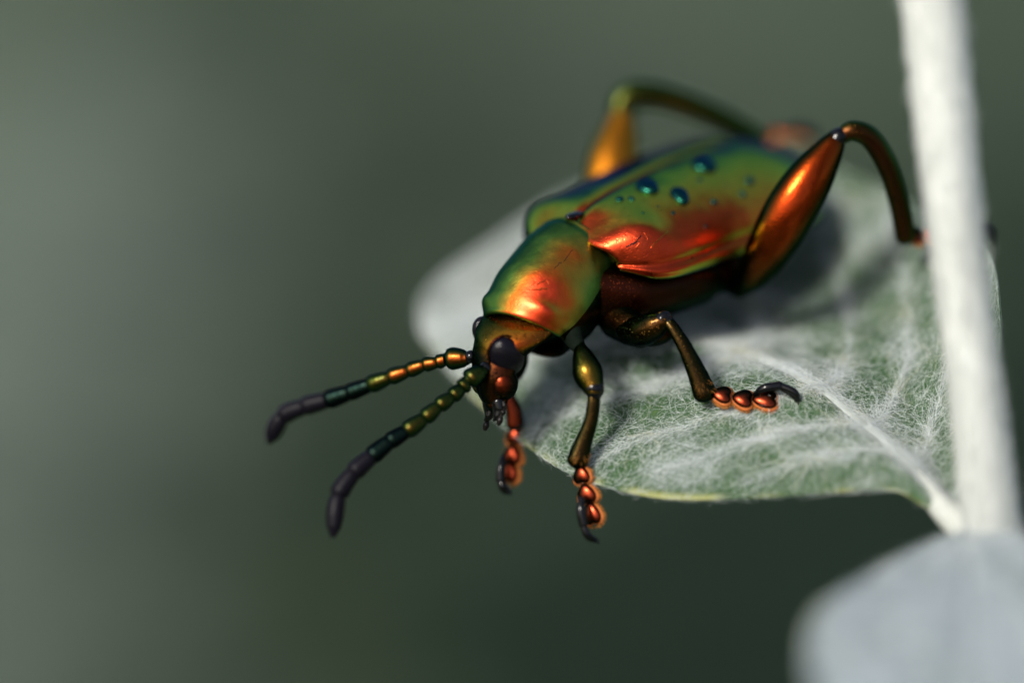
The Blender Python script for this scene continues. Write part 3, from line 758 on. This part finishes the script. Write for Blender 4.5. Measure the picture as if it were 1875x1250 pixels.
# thorax and abdomen under the wing cases
def underbody():
    rings = []
    th = np.linspace(0, 2 * math.pi, 48, endpoint=False)
    for q in np.linspace(0, 1, 50):
        s = 0.9 - q * 12.2
        w = ci(q, [0, .06, .15, .4, .6, .8, .93, 1], [1.3, 2.0, 2.85, 3.32, 3.36, 2.95, 1.9, .4])
        bot = ci(q, [0, .08, .2, .4, .5, .7, .9, 1], [-3.6, -4.0, -4.25, -4.3, -4.0, -3.75, -3.2, -2.6])
        top = ci(q, [0, .1, .9, 1], [-1.2, -1.5, -1.9, -2.3])
        cu = (top + bot) / 2; hu = (top - bot) / 2
        cst = 0.06 * math.sin(q * 12.2 * 3.3) * (q > .42)      # abdominal segments
        c, sn = np.cos(th), np.sin(th)
        rings.append(O + A * s + np.outer((w + cst) * np.sign(sn) * np.abs(sn) ** .8, Lf) + np.outer(cu + (hu + cst) * np.sign(c) * np.abs(c) ** .85, U))
    return loft('underbody', rings, M_abd, beetle)
underbody()
ellipsoid('prosternum', P(992, 596, 1.5), [np.array([1.0, -.1, .2]), np.array([.1, .62, .1]), np.array([-.2, 0, 1.0])], M_under, beetle)

# head
HL = unit((0.40, -0.38, 0.83)); HH = np.array([0.03, -0.92, -0.39]); HH = unit(HH - HL * np.dot(HH, HL)); HF = np.cross(HH, HL)
def head():
    # centre px, half width (along HL), half depth (along HF)
    st = [((982, 556, 1.3), 1.25, 1.25), ((962, 579, .95), 1.40, 1.40), ((943, 604, .72), 1.38, 1.33), ((928, 628, .65), 1.16, 1.12), ((916, 650, .55), 1.04, .96),
          ((911, 672, .5), .98, .86), ((908, 692, .5), .86, .76), ((907, 712, .55), .76, .66), ((908, 730, .6), .66, .52), ((908, 742, .65), .4, .32)]
    K = catmull([np.concatenate([P(*c), [a, b]]) for c, a, b in st], 50)
    th = np.linspace(0, 2 * math.pi, 48, endpoint=False); rings = []
    for i, r in enumerate(K):
        q = i / 49
        c, s = np.cos(th), np.sin(th)
        # frons slightly flattened, median furrow between the antennae
        ff = r[4] * np.sign(c) * np.abs(c) ** .85 - 0.09 * np.exp(-(th - 0) ** 2 / .02) * math.exp(-((q - .6) / .15) ** 2)
        ff = np.where(c < 0, ff * (1 - .42 * float(smooth01((q - .18) / .22))), ff)
        rings.append(r[:3] + np.outer(r[3] * np.sign(s) * np.abs(s) ** .9, HL) + np.outer(ff, HF))
    o = loft('head', rings, M_head, beetle); o['label'] = 'punctured head, gold on the crown and dark in the face'
    nv = len(o.data.vertices); ii, jj = np.arange(nv) // 48, np.arange(nv) % 48
    side = np.exp(-((jj - 17) / 6.0) ** 2)
    bl = np.clip(smooth01((ii - 11) / 8) + side * smooth01((ii - 2) / 6), 0, 1)  # dark face, plus shade painted down the near side of the head
    a = o.data.attributes.new('blend', 'FLOAT', 'POINT'); a.data.foreach_set('value', bl.astype(np.float32))
    return o
hd = head()
HC = P(915, 640, .6)
for sgn, px, py, d in ((1, 927, 652, -.16), (-1, 888, 607, 1.35)):
    es = 1.02 if sgn > 0 else 0.78
    ellipsoid('eye', P(px, py, d), es * np.array([unit(HL * sgn * .9 + HF * .25) * .44, unit(HH * .8 - HF * .35) * .78, np.cross(unit(HL * sgn * .9 + HF * .25), unit(HH * .8 - HF * .35)) * .60]), M_eye, hd, 24, 32)
# brow ridge round the near eye
a = np.linspace(-2.2, 1.2, 16)
ec = P(925, 649, -.24); e1 = unit(HH * .8 - HF * .35); e2 = unit(np.cross(HL, e1))
tube('brow', [ec - HL * .04 + e1 * (-.74 * math.cos(x)) + e2 * (.62 * math.sin(x)) for x in a], [.02] + [.04] * 14 + [.02], M_under, hd, 30, 8)
# cheek, clypeus, labrum, mandibles, palps
ellipsoid('cheek', P(922, 703, .12), [(HL * .9 + HF * .1) * .58, HH * .60, unit(np.cross(HL, HH)) * .54], M_cheek, hd)
ellipsoid('cheek', P(886, 700, .9), [(HL * .9 - HF * .3) * .36, HH * .5, unit(np.cross(HL, HH)) * .42], M_head, hd)
ellipsoid('labrum', P(903, 737, .35), [HL * .42, HH * .3, HF * .3], M_under, hd)
for px, py, d in ((912, 745, .1), (896, 745, .9)):
    tube('mandible', [P(px, py - 10, d), P(px + 2, py + 6, d), P(px - 2, py + 18, d - .05), P(px - 8, py + 24, d)], [.26, .24, .15, .05], M_black, hd, 16, 14)
for px, py, d in ((922, 736, -.1), (897, 745, 1.0)):
    for k, (dx, dy, ex, ey, r) in enumerate(((0, 0, 3, 11, .10), (2, 14, -3, 22, .11), (-4, 25, -9, 40, .12))):
        tube('palp_segment', [P(px + dx, py + dy, d), P(px + (dx + ex) / 2, py + (dy + ey) / 2, d), P(px + ex, py + ey, d)], [r * .55, r, r * .7], M_palp, hd, 12, 12)

# antennae: eleven segments each
def antenna(knots, radii, label, socket, base):
    root = empty('antenna', P(*knots[0]), beetle); root['label'] = label
    ellipsoid('socket', P(*socket), [HL * .24, HH * .24, HF * .24], M_black, root, 10, 16)
    for k in range(len(knots) - 1):
        a, b = P(*knots[k]), P(*knots[k + 1]); r = radii[k] * (1.2 if k < 6 else 1.08) / PXMM
        prev = P(*knots[max(0, k - 1)]); nxt = P(*knots[min(len(knots) - 1, k + 2)])
        ta = unit(b - prev) if k else unit(b - a); tb = unit(nxt - a)
        ln = np.linalg.norm(b - a); q = np.linspace(0, 1, 16)[:, None]
        h = (2 * q ** 3 - 3 * q ** 2 + 1) * a + (q ** 3 - 2 * q ** 2 + q) * ta * ln + (-2 * q ** 3 + 3 * q ** 2) * b + (q ** 3 - q ** 2) * tb * ln
        q = q[:, 0]
        if k == len(knots) - 2: rr = np.interp(q, [0, .15, .5, .8, 1], [.78, .95, 1, .8, .35])
        elif k >= 6: rr = np.interp(q, [0, .1, .5, .8, .95, 1], [.78, .88, .97, 1.03, .96, .80])
        else: rr = np.interp(q, [0, .08, .45, .75, .93, 1], [.66, .80, .98, 1.05, .95, .66])
        mat = base if k < 5 else (M_ant_green if k < 6 else (M_ant_teal if k < 8 else M_club))
        loft('antenna_segment', tube_rings(h, rr * r, 18), mat, root)
    return root
nk = [(884, 680, -.35), (857, 697, -.5), (845, 711, -.6), (827, 726, -.75), (802, 744, -.9), (776, 766, -1.0), (742, 790, -1.15), (712, 809, -1.3), (679, 836, -1.45), (647, 866, -1.6), (620, 907, -1.75), (612, 984, -2.0)]
nk[-1] = (610, 980, -2.0)
fk = [(853, 656, .9), (820, 657, 1.2), (800, 663, 1.35), (776, 668, 1.55), (746, 679, 1.8), (712, 691, 2.0), (675, 705, 2.3), (637, 719, 2.6), (598, 732, 2.9), (556, 744, 3.2), (517, 762, 3.5), (492, 808, 3.8)]
nr_ = [16, 12.5, 12, 12.5, 13, 14, 15, 16, 17, 17, 16]
antenna(nk, nr_, 'left antenna, green beads darkening to a violet black curved tip', (890, 674, -.2), M_ant_green)
antenna(fk, [17, 11, 11.5, 12, 13, 14, 15.5, 17, 17, 17, 16.5], 'right antenna, copper beads darkening to a violet black curved tip', (862, 653, .8), M_ant)

# ------------------------------------------------------------------ legs
def unit_rows(v): return v / np.linalg.norm(v, axis=1, keepdims=True)
M_bristle = hair_mat('orange_bristle', (0.52, 0.21, 0.045, 1))

def tarsus(leg, segs, claw, pad=True):
    """segs: (px, py, d, axis px vector, dorsal normal, half length, half width)"""
    for (px, py, d, ax, nr, hl, hw) in segs:
        c = P(px, py, d); a = unit(ax); nrm = unit(np.asarray(nr, float) - a * np.dot(nr, a)); s = np.cross(nrm, a)
        def warp(q):
            q = q.copy()
            x = q[..., 0]
            q[..., 1] = q[..., 1] * (0.80 + 0.25 * x)           # wider towards the claw end
            q[..., 0] = x - 0.22 * np.exp(-(q[..., 1] / .3) ** 2) * (x > 0) * x   # notch between the lobes
            q[..., 2] = np.where(q[..., 2] < 0, q[..., 2] * .35, q[..., 2])
            return q
        ellipsoid('tarsomere', c, [a * hl, s * hw, nrm * hw * .40], M_tar, leg, 16, 28, warp)
        ellipsoid('tarsal_pad', c - nrm * hw * .24 + a * hl * .06, [a * hl * 1.12, s * hw * 1.20, nrm * hw * .26], M_pad, leg, 12, 28, warp)
        # bristle fringe round the pad
        nb, kb = 260, 4
        ph = rng.uniform(-2.7, 2.7, nb); q = np.stack([np.cos(ph), np.sin(ph) * (.80 + .25 * np.cos(ph))], -1)
        rim = c - nrm * hw * .26 + a * hl * .06 + q[:, :1] * a * hl * 1.02 + q[:, 1:] * s * hw * 1.10
        out = unit_rows(q[:, :1] * a + q[:, 1:] * s - nrm * .45 + rng.normal(0, .22, (nb, 3)))
        sb = np.linspace(0, 1, kb)
        ribbons('pad_bristles', rim[:, None, :] + out[:, None, :] * (rng.uniform(.06, .13, nb)[:, None] * sb)[..., None] - nrm * (.04 * sb ** 2)[None, :, None], np.full(nb, .022), np.full(nb, 1.0), M_bristle, leg)
    pts, rad = claw
    tube('claw_joint', [P(*p) for p in pts[:-2]], rad[:-2], M_black, leg, 20, 12)
    for off in (-.09, .09):
        o3 = np.array([0, off * .6, off])
        tube('claw', [P(*p) + o3 * (i > 0) for i, p in enumerate(pts[-3:])], [rad[-3] * .8, rad[-2], .02], M_black, leg, 16, 10)

def leg(label):
    l = empty('leg', B(-4, 0, -4), beetle); l['label'] = label
    return l

# near front leg, reaching down over the leaf edge
lg = leg('left front leg hanging over the leaf edge')
tube('coxa', [P(1040, 590, .9), P(1050, 618, .6), P(1062, 640, .2)], [.5, .36, .22], M_coxa, lg)
tube('femur', [P(1062, 634, .25), P(1068, 655, 0), P(1076, 682, -.25), P(1086, 708, -.45), P(1089, 716, -.5)], [.20, .40, .54, .40, .34], M_olive, lg, 30, 28)
tube('tibia', [P(1087, 712, -.5), P(1087, 735, -.55), P(1082, 770, -.5), P(1068, 810, -.4), P(1058, 842, -.35)], [.20, .24, .25, .32, .40], M_leg, lg, 30, 22, .8)
dn = unit((.12, -1, .15))
tarsus(lg, [(1064, 869, -.4, (.1, -1, .1), (-.5, .05, .85), .34, .40), (1073, 904, -.45, (.25, -1, .1), (-.45, .1, .85), .38, .44), (1083, 940, -.45, (.2, -1, .1), (-.5, 0, .85), .42, .42)],
       ([(1064, 912, -.9), (1064, 935, -1.0), (1068, 960, -1.0), (1076, 980, -.95), (1098, 992, -.9)], [.11, .18, .17, .12, .03]))

def bristles(lg, path, rad, n, ln=(.10, .22), t0=.55):
    p = catmull(np.hstack([np.array(path), np.array(rad)[:, None]]), 60); i = (rng.uniform(t0, 1, n) ** .7 * 59).astype(int)
    T = np.gradient(p[:, :3], axis=0)[i]; T = unit_rows(T); r = rng.normal(size=(n, 3)); r -= T * (r * T).sum(1, keepdims=True); r = unit_rows(r)
    base = p[i, :3] + r * p[i, 3:4] * .85; d = unit_rows(r * .55 + T * .8); sb = np.linspace(0, 1, 4)
    ribbons('tibia_bristles', base[:, None, :] + d[:, None, :] * (rng.uniform(*ln, n)[:, None] * sb)[..., None], np.full(n, .010), np.full(n, 1.), M_bristle, lg)
tube('knee', [P(1085, 706, -.45), P(1088, 714, -.5), P(1088, 720, -.52)], [.37, .37, .30], M_black, lg, 12, 18)
bristles(lg, [P(1087, 712, -.5), P(1082, 770, -.5), P(1058, 846, -.35)], [.2, .25, .38], 70, t0=.8)

# near middle leg, standing on the leaf
lg = leg('left middle leg planted on the leaf')
tube('coxa', [P(1130, 585, 2.2), P(1155, 600, 1.5), P(1175, 612, 1.0)], [.7, .62, .5], M_under, lg)
tube('femur', [P(1150, 606, 1.4), P(1175, 606, .9), P(1198, 596, .5), P(1216, 587, .25)], [.50, .56, .50, .34], M_midfem, lg, 30, 28)
ellipsoid('trochanter', P(1200, 608, 1.1), [np.array([.75, .1, .2]), np.array([0, .5, .1]), np.array([-.1, 0, .5])], M_under, lg)
tube('tibia', [P(1212, 584, .25), P(1228, 594, .1), P(1252, 632, 0), P(1276, 682, .05), P(1290, 718, .1)], [.18, .22, .27, .36, .44], M_leg, lg, 30, 22, .75)
tube('knee', [P(1210, 588, .3), P(1217, 585, .25), P(1222, 588, .2)], [.33, .34, .24], M_black, lg, 12, 18)
bristles(lg, [P(1212, 584, .25), P(1252, 632, 0), P(1292, 722, .1)], [.18, .27, .42], 70, t0=.8)
up_t = (-.05, .55, .83)
tarsus(lg, [(1322, 722, .05, (1, -.12, .05), up_t, .36, .42), (1360, 729, 0, (1, -.1, .05), up_t, .38, .44), (1401, 731, -.05, (1, -.02, .05), up_t, .46, .44)],
       ([(1384, 722, .1), (1400, 711, -.1), (1428, 706, -.1), (1456, 722, -.1), (1461, 742, -.05)], [.12, .17, .17, .13, .03]))

# near hind leg: swollen femur, bowed tibia
lg = leg('left hind leg with a swollen copper femur, its foot behind the stem')
tube('coxa', [P(1290, 488, 5.8), P(1322, 505, 5.2), P(1352, 525, 4.6)], [.6, .5, .40], M_under, lg)
tube('femur', [P(1352, 530, 4.4), P(1380, 500, 3.6), P(1414, 446, 2.8), P(1448, 385, 2.3), P(1485, 325, 2.2), P(1518, 275, 2.3), P(1534, 250, 2.4)], [.34, .62, .86, .94, .83, .54, .33], M_fem, lg, 44, 36, .85)
tube('knee', [P(1526, 262, 2.3), P(1537, 250, 2.35), P(1548, 246, 2.4)], [.30, .34, .24], M_black, lg, 12, 16)
tube('tibia', [P(1538, 252, 2.4), P(1562, 240, 2.4), P(1594, 254, 2.6), P(1625, 305, 3.0), P(1646, 370, 3.5), P(1658, 432, 4.0)], [.28, .38, .40, .40, .38, .40], M_tibn, lg, 40, 22, .9)
tarsus(lg, [(1675, 430, 4.3, (1, 0, -.2), up_t, .36, .40), (1712, 427, 4.5, (1, 0, -.2), up_t, .38, .44), (1752, 424, 4.7, (1, 0, -.2), up_t, .44, .44)],
       ([(1735, 420, 4.7), (1760, 415, 4.8), (1790, 412, 4.8), (1812, 424, 4.9), (1820, 448, 4.9)], [.12, .16, .18, .17, .05]))

# far front leg
lg = leg('right front leg hanging below the head, orange foot pads')
tube('coxa', [P(985, 600, 2.4), P(968, 625, 2.3), P(955, 645, 2.30)], [.5, .4, .24], M_under, lg)
tube('femur', [P(958, 640, 2.20), P(945, 660, 2.50), P(932, 682, 2.80), P(925, 700, 2.90)], [.22, .46, .48, .30], M_leg, lg, 24, 24)
tube('tibia', [P(925, 698, 2.90), P(930, 725, 2.90), P(940, 750, 2.95), P(943, 775, 3.05)], [.2, .26, .30, .34], M_tar, lg, 24, 18, .8)
tarsus(lg, [(941, 797, 3.10, (-.05, -1, .1), (-.4, .1, .85), .36, .38), (937, 832, 3.00, (-.15, -1, .1), (-.4, .1, .85), .38, .44), (932, 864, 3.00, (-.15, -1, .1), (-.4, .1, .85), .40, .42)],
       ([(921, 835, 2.50), (917, 858, 2.40), (916, 878, 2.40), (922, 893, 2.40), (938, 902, 2.50)], [.1, .17, .18, .15, .04]))

# far middle leg, hidden by the body
lg = leg('right middle leg behind the body')
q0 = B(-3.6, -1.4, -3.9); q1 = B(-4.6, -3.2, -3.4); q2 = B(-5.0, -3.9, -5.2)
tube('femur', [q0, (q0 + q1) / 2, q1], [.4, .56, .34], M_leg, lg, 20, 20)
tube('tibia', [q1, (q1 + q2) / 2 + Lf * -.3, q2], [.2, .27, .42], M_leg, lg, 20, 18)
for k in range(3): ellipsoid('tarsomere', q2 - A * (.45 + .8 * k) - U * .1, [-A * .4, Lf * .44, U * .3], M_tar, lg, 12, 20)

# far hind leg, raised knee behind the body
lg = leg('right hind leg, blurred behind the body, with a raised knee')
tube('femur', [P(1108, 430, 7.6), P(1112, 370, 8.2), P(1121, 305, 8.8), P(1131, 255, 9.2), P(1140, 212, 9.4)], [.55, .92, .98, .78, .46], M_ffar, lg, 36, 28, .9)
tube('tibia', [P(1139, 215, 9.4), P(1142, 190, 9.5), P(1165, 172, 9.6), P(1220, 178, 9.9), P(1290, 203, 10.3), P(1350, 232, 10.8), P(1385, 255, 11.2)], [.48, .54, .54, .50, .48, .46, .44], M_tib, lg, 40, 20, .9)
tarsus(lg, [(1400, 252, 11.6, (1, .2, -.3), (0, 1, .2), .42, .40), (1428, 243, 12.0, (1, .1, -.3), (0, 1, .2), .44, .42), (1458, 245, 12.4, (1, -.1, -.3), (0, 1, .2), .44, .40)],
       ([(1450, 236, 12.4), (1465, 236, 12.6), (1480, 240, 12.7), (1492, 248, 12.8), (1496, 258, 12.8)], [.12, .16, .16, .12, .04]))
